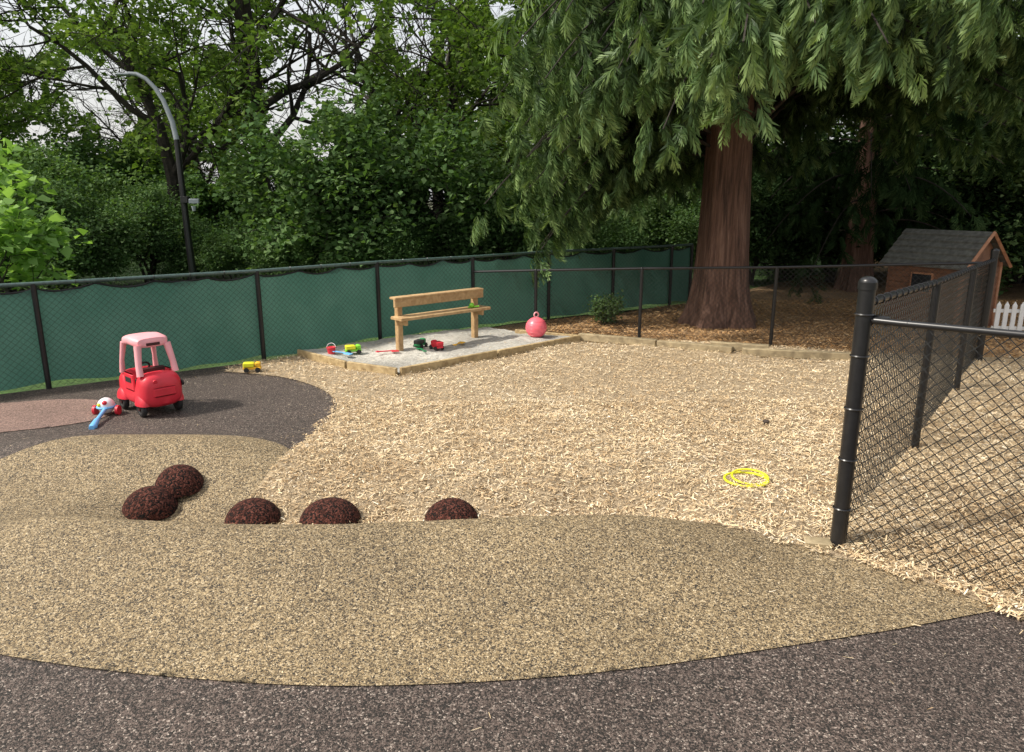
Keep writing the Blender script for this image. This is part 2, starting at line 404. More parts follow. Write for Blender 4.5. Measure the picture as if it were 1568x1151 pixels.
for a,b in zip(fenceG[:-1],fenceG[1:]):
    L=math.dist(a,b); n=int(L/.35)
    for k in range(1,n):
        t=k/n; x=a[0]+(b[0]-a[0])*t; y=a[1]+(b[1]-a[1])*t
        ang=math.atan2(b[1]-a[1],b[0]-a[0])
        mb.torus((x,y,1.118),.026,.004,10,4,0,Matrix.Rotation(ang,3,'Z')@Matrix.Rotation(math.pi/2,3,'Y'))
mb.obj('posts_and_rail',[M_black,M_rail],E)
ws=[]
for a,b in zip(fenceG[:-1],fenceG[1:]): wires(ws,a,b,0,1.1,1.1,.07,.0017,-.03)
quadmesh('chain_link',np.concatenate(ws),None,[M_wire],parent=E)
mbf=MB()
for si,(a,b) in enumerate(zip(fenceG[:-1],fenceG[1:])):
    a=np.array(a);b=np.array(b);L=np.linalg.norm(b-a);e=(b-a)/L;nn=np.array([-e[1],e[0]]); n=int(L/.05); vs=[];fs=[];hp=[]
    nz=7
    for i in range(n+1):
        s_=L*i/n; q=a+e*s_
        sc=abs(math.sin(math.pi*s_/ (L/ max(1,round(L/.62)))))
        zt=1.085-.05*sc**.7-.012*math.sin(s_*7+si)
        zb=.045+.02*math.sin(s_*2.3+si*2)+.01*math.sin(s_*9)
        for j in range(nz):
            t=j/(nz-1); w=.035+.012*math.sin(s_*5+t*3+si)+.006*math.sin(s_*17+t*5)
            p=q+nn*w; vs.append((p[0],p[1],zb+(zt-zb)*t))
        hp.append((q+nn*.03)[0:2].tolist()+[zt])
    for i in range(n):
        for j in range(nz-1): fs.append((i*nz+j,(i+1)*nz+j,(i+1)*nz+j+1,i*nz+j+1))
    mbf.add(vs,fs,0); mbf.path(hp,[.011]*len(hp),5,1)
mbf.obj('green_mesh_fabric',[M_fabric,M_black],E)
E=empty('back_chain_link_fence'); mb=MB(); ws=[]
bk=[(-.57,11.05,.90),(.35,10.75,.95),(1.82,10.3,1.02),(3.54,9.83,1.08),(5.83,8.93,1.22)]
for x,y,h in bk[1:-1]: post(mb,x,y,.024,h,cap=True)
mb.path([(x,y,h) for x,y,h in bk],[.018]*5,8)
for a,b in zip(bk[:-1],bk[1:]): wires(ws,a[:2],b[:2],0,a[2]-.01,b[2]-.01,.07,.0017,-.022)
mb.obj('posts_and_rail',[M_black],E); quadmesh('chain_link',np.concatenate(ws),None,[M_wire],parent=E)
E=empty('side_chain_link_fence'); mb=MB(); ws=[]
sd=[(1.91,3.93,1.44),(3.27,5.63,1.36),(4.7,7.48,1.30),(5.83,8.93,1.25)]
post(mb,1.91,3.93,.044,1.55); 
for x,y,h in sd[1:3]: post(mb,x,y,.03,h,cap=False)
post(mb,5.83,8.93,.042,1.36)
mb.path([(x,y,h) for x,y,h in sd],[.021]*4,10)
mb.path([(sd[0][0],sd[0][1],1.44),(1.95,3.98,1.44)],[.03,.03],10)
for a,b in zip(sd[:-1],sd[1:]):
    L=math.dist(a[:2],b[:2]); n=int(L/.16); ang=math.atan2(b[1]-a[1],b[0]-a[0])
    for k in range(1,n):
        t=k/n
        mb.torus(tuple(a[j]+(b[j]-a[j])*t for j in range(3)),.024,.005,10,4,0,Matrix.Rotation(ang,3,'Z')@Matrix.Rotation(math.pi/2+.3,3,'Y'))
    wires(ws,a[:2],b[:2],0,a[2]-.01,b[2]-.01,.07,.0027,.028)
for z in (.25,.55,.85,1.15,1.38): mb.torus((1.91,3.93,z),.046,.006,16,5)
mb.box((1.99,3.90,1.35),(.09,.03,.05),-.9,0,.006)
mb.obj('posts_and_rail',[M_black],E); quadmesh('chain_link',np.concatenate(ws),None,[M_wire],parent=E)
E=empty('gate_chain_link_panel'); mb=MB(); ws=[]
mb.path([(1.94,3.91,1.35),(2.04,3.81,1.35),(2.68,3.24,1.36)],[.019,.019,.019],10)
mb.tube((2.60,3.31,0.0),(2.60,3.31,1.36),.014,.014,10)
mb.tube((2.70,3.22,-.05),(2.70,3.22,1.45),.03,.03,12)
mb.path([(2.7,3.22,1.36),(4.3,1.8,1.36)],[.019,.019],10)
mb.tube((4.3,1.8,-.05),(4.3,1.8,1.45),.03,.03,12)
for k in range(1,6): mb.torus((1.95+.125*k,3.9-.11*k,1.352),.022,.005,10,4,0,Matrix.Rotation(-.73,3,'Z')@Matrix.Rotation(math.pi/2+.3,3,'Y'))
wires(ws,(1.94,3.90),(2.68,3.24),0,1.34,1.35,.07,.0027,0)
wires(ws,(2.7,3.22),(4.3,1.8),0,1.34,1.35,.07,.0027,0)
mb.obj('posts_and_rail',[M_black],E); quadmesh('chain_link',np.concatenate(ws),None,[M_wire],parent=E)
# ------------------------------------------------------------------ timber edging & sandbox
def beam(mb,a,b,w,h,z,m=0):
    a=np.array(a,float);b=np.array(b,float);L=np.linalg.norm(b-a);c=(a+b)/2
    mb.box((c[0],c[1],z+h/2),(L,w,h),math.atan2(b[1]-a[1],b[0]-a[0]),m,.006)
mb=MB()
beam(mb,(.96,10.2),(1.95,9.72),.1,.10,.02); beam(mb,(1.97,9.68),(2.85,9.27),.1,.095,.02)
beam(mb,(2.62,9.46),(3.3,9.22),.1,.095,.05); beam(mb,(2.95,9.18),(4.25,8.86),.1,.095,.02)
mb.obj('timber_edging',[M_oldwood])
mb=MB(); mb.box((1.79,3.93,.015),(.15,.09,.06),-.2,0,.004); mb.obj('timber_block',[M_oldwood])
E=empty('sandbox')
sb=[(-2.73,9.15),(-1.97,8.46),(-1.29,8.1),(.93,10.15),(-.4,11.0),(-1.8,10.0)]
mb=MB(); beam(mb,sb[0],sb[1],.04,.105,.0); beam(mb,(-1.94,8.42),(-1.31,8.08),.045,.11,.0)
beam(mb,(-1.27,8.10),(-.2,9.08),.045,.11,.0); beam(mb,(-.18,9.1),(.95,10.13),.045,.105,.0)
beam(mb,(.93,10.17),(.05,10.62),.04,.10,.0)
mb.obj('timber_frame',[M_wood],E)
o,_=sheet('sand',sb,M_sand,.07,Z0,.05,lambda x,y:.05*vnoise(x,y,1.6,21)+.03*vnoise(x,y,6,22)+.012*vnoise(x,y,16,23),0); o.parent=E
P=samp(500,-2.6,.9,8.2,10.8); s,_=sdf(P,np.array(sb)); P=P[s<-.05]
quadmesh('sand_litter',chips(P,lambda x,y:0*x+.075+.05*vnoise(x,y,1.6,21)+.03*vnoise(x,y,6,22),5,.015,.05,.2),rg.random(len(P)),[M_chip],parent=E)
E=empty('wooden_play_counter'); mb=MB()
A=np.array([-1.44,9.2]);B=np.array([-.52,10.06]);e=(B-A)/np.linalg.norm(B-A);L=np.linalg.norm(B-A);nn=np.array([e[1],-e[0]]);an=math.atan2(e[1],e[0])
for q in (A,B):
    mb.box((q[0],q[1],.37),(.075,.075,.74),an,0,.006)
    c=q+nn*.08; mb.box((c[0],c[1],.455),(.04,.2,.07),an,0,.005)
c=(A+B)/2+nn*.058
mb.box((c[0],c[1],.70),(L+.2,.04,.11),an,0,.005)
c=(A+B)/2+nn*.10; mb.box((c[0],c[1],.51),(L+.22,.24,.04),an,0,.006)
c=(A+B)/2+nn*.02; mb.box((c[0],c[1],.758),(L+.2,.13,.03),an,0,.005)
mb.obj('frame',[M_bench],E)
c=B+nn*.12-e*.15
mb=MB(); mb.sphere((c[0],c[1],.565),(.035,.035,.035),14,8,0); mb.tube((c[0]-.05,c[1],.535),(c[0]+.1,c[1]+.02,.55),.012,.012,8); mb.obj('toy_rattle',[M_grn])
# ------------------------------------------------------------------ ball
mb=MB(); mb.sphere((0,0,.15),(.15,.15,.148),32,20,0)
for k in range(5): mb.torus((0,0,.15+.03*(k-2)*1.6),math.sqrt(max(.001,.1505**2-(.048*(k-2))**2))-.0005,.0022,40,5,0)
M_=Matrix.Rotation(.5,3,'Z')@Matrix.Rotation(math.pi/2,3,'X'); mb.torus((0,0,.33),.035,.01,20,8,1,M_); mb.tube((0,0,.28),(0,0,.31),.022,.014,12,1)
mb.obj('hopper_ball',[M_ball,M_pink],loc=(.34,10.15,.06))
# ------------------------------------------------------------------ toy car
E=empty('toy_ride_on_car',(-3.47,6.78,.002)); E.rotation_euler=(0,0,math.atan2(.66,-.75)); E.scale=(.95,.95,.95)
mb=MB()
def sect(x,w,z0,z1,p=3.2,n=28):
    vs=[]
    for k in range(n):
        t=2*math.pi*k/n; c=math.cos(t);s_=math.sin(t)
        vs.append((x,w*math.copysign(abs(c)**(2/p),c),(z0+z1)/2+(z1-z0)/2*math.copysign(abs(s_)**(2/p),s_)))
    return vs
secs=[(-.345,.10,.2,.31),(-.34,.15,.13,.38),(-.31,.185,.10,.42),(-.25,.2,.085,.44),(-.17,.2,.08,.43),(-.13,.195,.08,.36),(-.1,.195,.08,.3),(.08,.195,.08,.3),(.12,.195,.08,.37),(.18,.195,.08,.42),(.27,.185,.085,.4),(.33,.16,.1,.34),(.36,.1,.14,.28)]
n=28;vs=[];fs=[]
for q in secs: vs+=sect(*q)
for i in range(len(secs)-1):
    for k in range(n): fs.append((i*n+k,i*n+(k+1)%n,(i+1)*n+(k+1)%n,(i+1)*n+k))
fs.append(tuple(range(n)));fs.append(tuple((len(secs)-1)*n+k for k in range(n-1,-1,-1)))
mb.add(vs,fs,0)
for sy in(-1,1):
    mb.box((-.005,sy*.185,.33),(.22,.022,.17),0,0,.01)
    mb.box((-.005,sy*.1975,.35),(.13,.006,.05),0,2,.002)
mb.box((-.09,0,.36),(.04,.26,.2),0,1,.012)
mb.box((0,0,.31),(.2,.3,.02),0,1,.005)
mb.torus((.1,0,.43),.06,.011,20,6,2,Matrix.Rotation(1.0,3,'Y'))
mb.box((-.343,0,.25),(.03,.22,.09),0,0,.012)
mb.tube((-.315,.08,.36),(-.345,.08,.355),.025,.022,14,0)
mb.tube((-.30,-.185,.30),(-.30,-.205,.30),.03,.028,14,2)
for sy in(-1,1):
    for x in(-.2,.23): mb.sphere((x,sy*.165,.12),(.115,.06,.115),20,8,0,0,math.pi*.5)
mb.obj('body',[M_redp,M_dkin,M_blk],E)
mb=MB()
rs=[(-.2,.09,.69,.735),(-.19,.14,.675,.765),(-.15,.165,.67,.78),(0,.17,.68,.79),(.12,.165,.67,.775),(.17,.14,.665,.75),(.185,.09,.68,.72)]
vs=[];fs=[]
for q in rs: vs+=sect(*q)
for i in range(len(rs)-1):
    for k in range(n): fs.append((i*n+k,i*n+(k+1)%n,(i+1)*n+(k+1)%n,(i+1)*n+k))
fs.append(tuple(range(n)));fs.append(tuple((len(rs)-1)*n+k for k in range(n-1,-1,-1)))
mb.add(vs,fs,0)
for sy in(-1,1):
    mb.path([(-.24,sy*.17,.41),(-.215,sy*.165,.52),(-.18,sy*.14,.7)],[.034,.03,.036],10,0)
    mb.path([(.2,sy*.165,.39),(.19,sy*.16,.52),(.15,sy*.14,.7)],[.028,.022,.03],10,0)
mb.box((-.2,0,.705),(.012,.13,.028),0,1,.003)  # dark strip painted in for the shade inside the handle hole
mb.obj('roof',[M_pink,M_dkin],E)
mb=MB()
for x in(-.2,.23):
    for sy in(-1,1):
        mb.torus((x,sy*.175,.08),.053,.028,24,10,0,Matrix.Rotation(math.pi/2,3,'X'))
        mb.tube((x,sy*.15,.08),(x,sy*.195,.08),.045,.04,16,0)
        mb.tube((x,sy*.19,.08),(x,sy*.207,.08),.018,.014,12,1)
mb.obj('wheels',[M_blk,M_dkin],E)
E=empty('push_popper_toy'); mb=MB()
hx,hy=-3.82,6.62
mb.tube((-3.74,6.30,.04),(hx+.02,hy-.06,.07),.016,.018,10,0); mb.tube((-3.71,6.19,.02),(-3.74,6.30,.04),.032,.024,10,0)
mb.tube((-3.70,6.14,.018),(-3.71,6.19,.02),.024,.034,10,0)
mb.sphere((hx,hy,.09),.075,20,12,1); mb.torus((hx,hy,.08),.077,.011,24,6,0)
for sx in(-.095,.095): mb.tube((hx+sx,hy,.045),(hx+sx*1.25,hy,.045),.045,.045,18,2)
mb.sphere((hx+.02,hy-.06,.13),.022,10,6,2); mb.sphere((hx-.03,hy-.065,.11),.018,10,6,3)
mb.obj('popper_parts',[M_blue,M_white,M_redp,M_yel],E)
mb=MB(); mb.torus((0,0,.012),.15,.009,36,8,0,None,.9); mb.torus((.03,.015,.026),.125,.008,30,8,0,Matrix.Rotation(.12,3,'X'),.9)
mb.obj('toy_ring_hoop',[M_yel],loc=(1.66,4.86,.04))
mb=MB(); mb.sphere((0,0,0),(.032,.028,.022),7,5,0); mb.obj('small_stone',[M_rock],loc=(2.27,6.25,.045))
def bucket(x,y,z,mat,rot=0):
    mb=MB(); mb.tube((0,0,0),(0,0,.09),.042,.058,18,0); mb.torus((0,0,.09),.058,.006,20,6,0); mb.torus((0,0,.09),.055,.004,20,5,1,Matrix.Rotation(1.2,3,'X')); mb.obj('toy_bucket',[mat,M_white],loc=(x,y,z))
bucket(-2.27,9.0,.07,M_redp); 
def truck(x,y,z,rot,m1,m2):
    E=empty('toy_truck',(x,y,z));E.rotation_euler=(0,0,rot)
    mb=MB(); mb.box((0,0,.045),(.2,.09,.03),0,0,.006); mb.box((.065,0,.085),(.06,.08,.06),0,0,.012); mb.box((-.035,0,.085),(.12,.1,.05),0,1,.006)
    for sx in(-.06,.065):
        for sy in(-1,1): mb.tube((sx,sy*.04,.028),(sx,sy*.06,.028),.028,.028,14,2)
    mb.obj('truck_body',[m1,m2,M_blk],E)
truck(-2.0,9.02,.075,.4,M_grn,M_yel); truck(-.97,9.25,.08,2.2,M_redp,M_redp); truck(-1.2,9.4,.075,1.2,M_dgrn,M_blk)
def shovel(x,y,z,rot,m):
    mb=MB(); mb.tube((-.12,0,.01),(.03,0,.015),.008,.008,8); mb.box((.08,0,.012),(.1,.07,.01),0,0,.003); mb.torus((-.14,0,.01),.022,.006,14,5)
    o=mb.obj('toy_shovel',[m],loc=(x,y,z)); o.rotation_euler=(.05,.05,rot)
shovel(-2.1,8.9,.1,-.5,M_blue); shovel(-1.55,9.0,.1,.4,M_redp); shovel(-.7,9.5,.1,1.2,M_yel2); shovel(-1.15,9.1,.1,2.,M_dgrn)
truck(-3.02,8.28,.02,.2,M_yel2,M_yel)
# ------------------------------------------------------------------ lamp
mb=MB()
mb.path([(-6.93,16,-.1),(-6.97,16,1.2),(-7.0,16,3.15)],[.085,.07,.055],12,0)
arc=[(-7.0,16,3.15),(-7.05,16,3.5),(-7.19,16,3.92),(-7.33,16,4.16),(-7.5,16,4.34),(-7.68,16,4.43),(-7.85,16,4.44)]
mb.path(arc,[.055,.052,.048,.045,.042,.04,.038],12,1)
mb.box((-7.95,16,4.42),(.3,.16,.05),0,1,.02)
mb.box((-6.9,15.9,1.93),(.16,.16,.14),0,0,.01); mb.box((-6.72,15.9,1.9),(.2,.12,.1),.2,1,.01); mb.tube((-6.72,15.85,1.8),(-6.72,15.85,1.7),.05,.03,10,1); mb.tube((-7,15.95,1.93),(-6.7,15.9,1.93),.02,.02,8,0)
mb.obj('street_lamp',[M_black,M_grey])
# ------------------------------------------------------------------ playhouse
E=empty('wooden_playhouse')
ax=math.atan2(-.87,.5); e=np.array([.5,-.87]); nn=np.array([-.87,-.5]); c0=np.array([7.12,11.05])-e*.65
def hp(s_,w,z): q=c0+e*s_+nn*w; return (q[0],q[1],z)
mb=MB()
LW=.58;WW=.50;hw=1.02;hr=1.45
vs=[hp(s_,w,z) for s_,w,z in [(-LW,-WW,0),(LW,-WW,0),(LW,WW,0),(-LW,WW,0),(-LW,-WW,hw),(LW,-WW,hw),(LW,WW,hw),(-LW,WW,hw),(-LW,0,hr),(LW,0,hr)]]
mb.add(vs,[(0,1,5,4),(2,3,7,6),(1,2,6,9,5),(3,0,4,8,7)],0)
for z in np.arange(.1,1.0,.09):
    mb.box(hp(LW+.006,0,z),(.012,WW*2,.078),ax,0); mb.box(hp(0,WW+.006,z),(LW*2,.012,.078),ax,0)
mb.obj('walls',[M_hwall],E,smooth=False)
mb=MB()
for sg in(1,-1):
    for k in range(6):
        t0=k/6;t1=(k+1)/6
        w0=sg*(WW+.1)*(1-t0);w1=sg*(WW+.1)*(1-t1)
        z0=hw-.07+(hr+.04-hw+.07)*t0; z1=hw-.07+(hr+.04-hw+.07)*t1
        vs=[hp(-LW-.1,w0,z0+.025),hp(LW+.1,w0,z0+.025),hp(LW+.1,w1,z1),hp(-LW-.1,w1,z1),hp(-LW-.1,w0,z0),hp(LW+.1,w0,z0),hp(LW+.1,w1,z1-.02),hp(-LW-.1,w1,z1-.02)]
        mb.add(vs,[(0,1,2,3),(4,7,6,5),(0,4,5,1),(1,5,6,2),(3,2,6,7),(0,3,7,4)],0)
mb.obj('roof',[M_roof],E,smooth=False)
mb=MB()
for sg in(1,-1):
    a=hp(LW+.11,sg*(WW+.1),hw-.07);b=hp(LW+.11,0,hr+.03); mb.path([a,b],[.03,.03],4,0)
for w in(-WW,WW): 
    q=hp(LW+.01,w,hw/2); mb.box(q,(.05,.05,hw),ax,0,.004)
q=hp(LW+.02,0,.72); mb.box(q,(.02,.34,.32),ax,0,.004); q=hp(LW+.033,0,.72); mb.box(q,(.01,.28,.26),ax,1)
q=hp(LW+.04,0,.72); mb.box(q,(.012,.02,.26),ax,0); 
q=hp(0,WW+.02,.7); mb.box(q,(.36,.02,.32),ax,0,.004); q=hp(0,WW+.034,.7); mb.box(q,(.3,.01,.26),ax,1)
mb.obj('trim_and_windows',[M_htrim,M_glass],E,smooth=False)
E=empty('white_picket_fence'); mb=MB()
a=np.array([7.0,10.45]);d=norm([1,-.15])
for k in range(16):
    q=a+d*k*.105
    mb.box((q[0],q[1],.26),(.06,.02,.46),math.atan2(d[1],d[0]),0); mb.add([(q[0]-.03,q[1],.49),(q[0]+.03,q[1],.49),(q[0],q[1],.54)],[(0,1,2)],0)
for z in(.15,.4): q=a+d*.8; mb.box((q[0],q[1]+.022,z),(1.7,.02,.05),math.atan2(d[1],d[0]),0)
mb.obj('pickets',[M_wpaint],E,smooth=False)
# ------------------------------------------------------------------ vegetation
def leaves(centers,cvar,n,spread,size,rg,upb=1.0,flat=.45):
    N=len(centers)*n
    c=np.repeat(centers,n,0)+rg.normal(0,1,(N,3))*np.array([spread,spread,spread*flat])
    nr=rg.normal(0,.55,(N,3))+np.array([0,0,upb]); nr/=np.linalg.norm(nr,axis=1)[:,None]
    t=rg.normal(0,1,(N,3))+np.array([0,0,-.4]); t-=nr*(t*nr).sum(1)[:,None]; t/=np.linalg.norm(t,axis=1)[:,None]+1e-9
    b=np.cross(nr,t); L=(size*(.6+.8*rg.random(N)))[:,None]; W=L*.36
    V=np.stack([c-t*L*.5,c-b*W-t*L*.02+nr*L*.08,c+t*L*.5-nr*L*.1,c+b*W-t*L*.02+nr*L*.08],1)
    var=.55*np.repeat(cvar,n)+.45*rg.random(N)
    return V,var
def grow(rg,p,d,L,r,depth,segs,tips,up,kids,nseg=5,spread=(35,65)):
    p=np.array(p,float)
    pts=[p];rs=[r]
    for i in range(nseg):
        d=norm(d+rg.normal(0,.13,3)+np.array([0,0,up])); p=p+d*L/nseg
        pts.append(p); rs.append(r*(1-.55*(i+1)/nseg))
        if depth>0 and i>=1:
            k=kids if rg.random()<.75 else kids-1
            for _ in range(max(1,k)):
                a=norm(np.cross(d,rg.normal(0,1,3))); an=R(rg.uniform(*spread))
                dd=norm(d*math.cos(an)+a*math.sin(an)); 
                grow(rg,p,dd,L*rg.uniform(.45,.68),rs[-1]*.6,depth-1,segs,tips,up*.7,kids,nseg,spread)
        if depth<=1 and i>=1: tips.append(p)
    segs.append((pts,rs,depth))
def tree(seed,L,r,depth,kids,nleaf,spread,size,up=.05,d0=(0,0,1),multi=1,flat=.4,nseg=5,keep=1.,holes=16,hr=.14):
    rg=np.random.default_rng(seed); segs=[];tips=[]
    for k in range(multi):
        dd=norm(np.array(d0)+ (rg.normal(0,.22,3)*np.array([1,1,0]) if multi>1 else 0))
        grow(rg,(rg.normal(0,.1) if multi>1 else 0,rg.normal(0,.1) if multi>1 else 0,0),dd,L,r,depth,segs,tips,up,kids,nseg)
    tips=np.array(tips)
    if keep<1:
        c=rg.random((holes,3))*np.ptp(tips,axis=0)+tips.min(0)
        dd=np.min(np.linalg.norm(tips[:,None]-c[None],axis=2),axis=1)
        tips=tips[(dd>L*hr)&(rg.random(len(tips))<keep)]
    mb=MB()
    for pts,rs,dp in segs: mb.path(pts,rs,8 if dp>=depth-1 else 4,0,False)
    V,var=leaves(tips,rg.random(len(tips)),nleaf,spread,size,rg,1.0,flat)
    Wv=np.array(mb.v); Wq=Wv[np.array(mb.f)]
    return Wq,V,var
def xf(V,x,y,rot,s):
    c,s_=math.cos(rot),math.sin(rot); o=V*s
    return np.stack([o[...,0]*c-o[...,1]*s_+x,o[...,0]*s_+o[...,1]*c+y,o[...,2]-.05],-1)
# openings in the woodland canopy
CL=[(-.533,.132,.06,.045),(-.50,.165,.03,.02),(-.245,.150,.05,.048),(-.205,.195,.035,.035),(-.285,.10,.025,.03),(-.129,.20,.022,.035),(-.25,.058,.016,.012),(-.36,.2,.03,.02),(-.10,-.005,.012,.02),(-.62,.19,.03,.02),(-.40,.03,.014,.014),(-.32,.015,.012,.02)]
def clearing(V,rg):
    c=V.mean(1); q=c[:,0]/c[:,1]; e=(c[:,2]-2)/c[:,1]
    rem=np.zeros(len(V),bool)
    nz=vnoise(q,e,38,71)*.9+vnoise(q,e,90,72)*.7
    for a,b,w,h in CL:
        d=np.sqrt(((q-a)/w)**2+((e-b)/h)**2)+nz
        rem|=(d<1.0)
    rem|=(vnoise(q,e,48,73)>.36)&(e>.06)&(q<.02)&(vnoise(q,e,9,74)>-.05)
    return ~(rem&(rg.random(len(V))<.965)&(c[:,1]>15))
def plant(name,lst,mat,thin=False,rgs=5,bias=0):
    rg=np.random.default_rng(rgs); E=empty(name); W=[];LV=[];VR=[]
    for tp,x,y,rot,s in lst:
        W.append(xf(tp[0],x,y,rot,s)); v=tp[1];r_=tp[2]
        if thin:
            k=rg.random(len(v))<.5; v=v[k];r_=r_[k]; c=v.mean(1,keepdims=True); v=c+(v-c)*1.4
        v=xf(v,x,y,rot,s)
        if y>15 and x<4: k=clearing(v,rg); v=v[k]; r_=r_[k]
        LV.append(v); VR.append(r_*.85+rg.uniform(-.12,.25)+bias)
    quadmesh('trunks_and_limbs',np.concatenate(W),None,[M_bark],parent=E)
    quadmesh('foliage',np.concatenate(LV),np.concatenate(VR),[mat],parent=E)
    return E
T1=tree(11,6.2,.2,3,2,17,.24,.14,.03,keep=.75)
T2=tree(12,6.8,.22,3,2,17,.25,.14,.05,keep=.75)
T3=tree(23,6.0,.16,3,2,12,.24,.15,.02,multi=2,keep=.65)
T1o=tree(11,6.4,.21,3,2,16,.24,.14,.03,keep=.62,holes=26,hr=.15)
T2o=tree(12,7.0,.23,3,2,16,.25,.14,.05,keep=.6,holes=26,hr=.15)
S1=tree(31,1.5,.04,2,2,20,.15,.08,.05,multi=5,flat=.8)
S2=tree(32,1.8,.05,2,2,20,.17,.085,.03,multi=5,flat=.8)
rg=np.random.default_rng(99)
for i,(t,x,y,s) in enumerate([(T1o,-8.9,20,1.0),(T2o,-6.8,20.8,1.05),(T2,-16,20,1.0),(T1o,-2.4,24,1.05),(T3,2.4,22,1.0),(T1,13,21,1.1),(T3,18,20,1.0)]):
    plant('deciduous_tree',[(t,x,y,rg.random()*6.28,s)],M_maple,rgs=i)
L_=[]
for i,(q,y) in enumerate([(-.79,30),(-.70,36),(-.46,38),(-.40,31),(-.13,30),(-.06,38),(.03,31),(.12,40),(.3,32),(.48,33),(.62,30),(.75,36)]):
    L_.append(([T1,T2,T3][i%3],q*y,y,rg.random()*6.28,rg.uniform(.9,1.15)))
plant('forest_trees',L_,M_maple,True)
L_=[]
for i in range(26):
    x=-14+18*((i*.618)%1); y=15.3+rg.random()*4.5
    if x<-9: y-=2
    if -8.2<x<-5.8: y=max(y,17)
    L_.append(([S1,S2][i%2],x,y,rg.random()*6.28,rg.uniform(.4,.75)))
for x,y,s in [(-9.2,14.5,.8),(-10.4,15.2,.9),(-8.4,17,.8),(-11.6,15.5,1.0)]: L_.append((S2,x,y,x,s))
plant('undergrowth_shrubs',L_,M_shrub,bias=-.06)
L_=[]
for i in range(13):
    x=5.5+12.5*((i*.618)%1); L_.append(([S1,S2][i%2],x,16+rg.random()*4,rg.random()*6.28,rg.uniform(.9,1.5)))
plant('shaded_evergreen_shrubs',L_,M_shade)  # their shade is painted in through the darkened leaf material
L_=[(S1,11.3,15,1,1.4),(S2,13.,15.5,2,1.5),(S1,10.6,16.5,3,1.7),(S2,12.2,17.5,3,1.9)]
plant('sunlit_shrubs',L_,M_shrub,bias=.1)  # sunlit look put into the colour: bias raises the leaf tone
L_=[]
for i in range(12):
    y=rg.uniform(22,28); x=(-.75+1.5*((i*.618)%1))*y
    L_.append(([S1,S2][i%2],x,y,rg.random()*6.28,rg.uniform(.8,1.3)))
for i in range(18):
    y=rg.uniform(33,50); x=(-.8+1.6*((i*.618)%1))*y
    L_.append(([S1,S2][i%2],x,y,rg.random()*6.28,rg.uniform(1.5,2.2)))
plant('distant_shrubs',L_,M_shrub,True,bias=-.05)
for k,(x,y,s) in enumerate([(-2.9,16.8,1.5),(-1.3,17.4,1.3),(-4.3,17.8,1.15),(.3,17,1.0)]):
    plant('broadleaf_shrub',[([S2,S1][k%2],x,y,rg.random()*6,s)],M_shrub,rgs=k+20,bias=.08)
SP=tree(41,1.5,.025,2,2,3,.12,.17,.06,multi=2,flat=.8)
plant('leafy_sapling',[(SP,-6.3,9.5,.6,1.0)],M_sapl)
PB=tree(51,.32,.008,1,3,14,.06,.045,.03,multi=7,flat=.9,nseg=4)
plant('small_shrub',[(PB,1.56,11.6,0,1.0)],M_shrub)
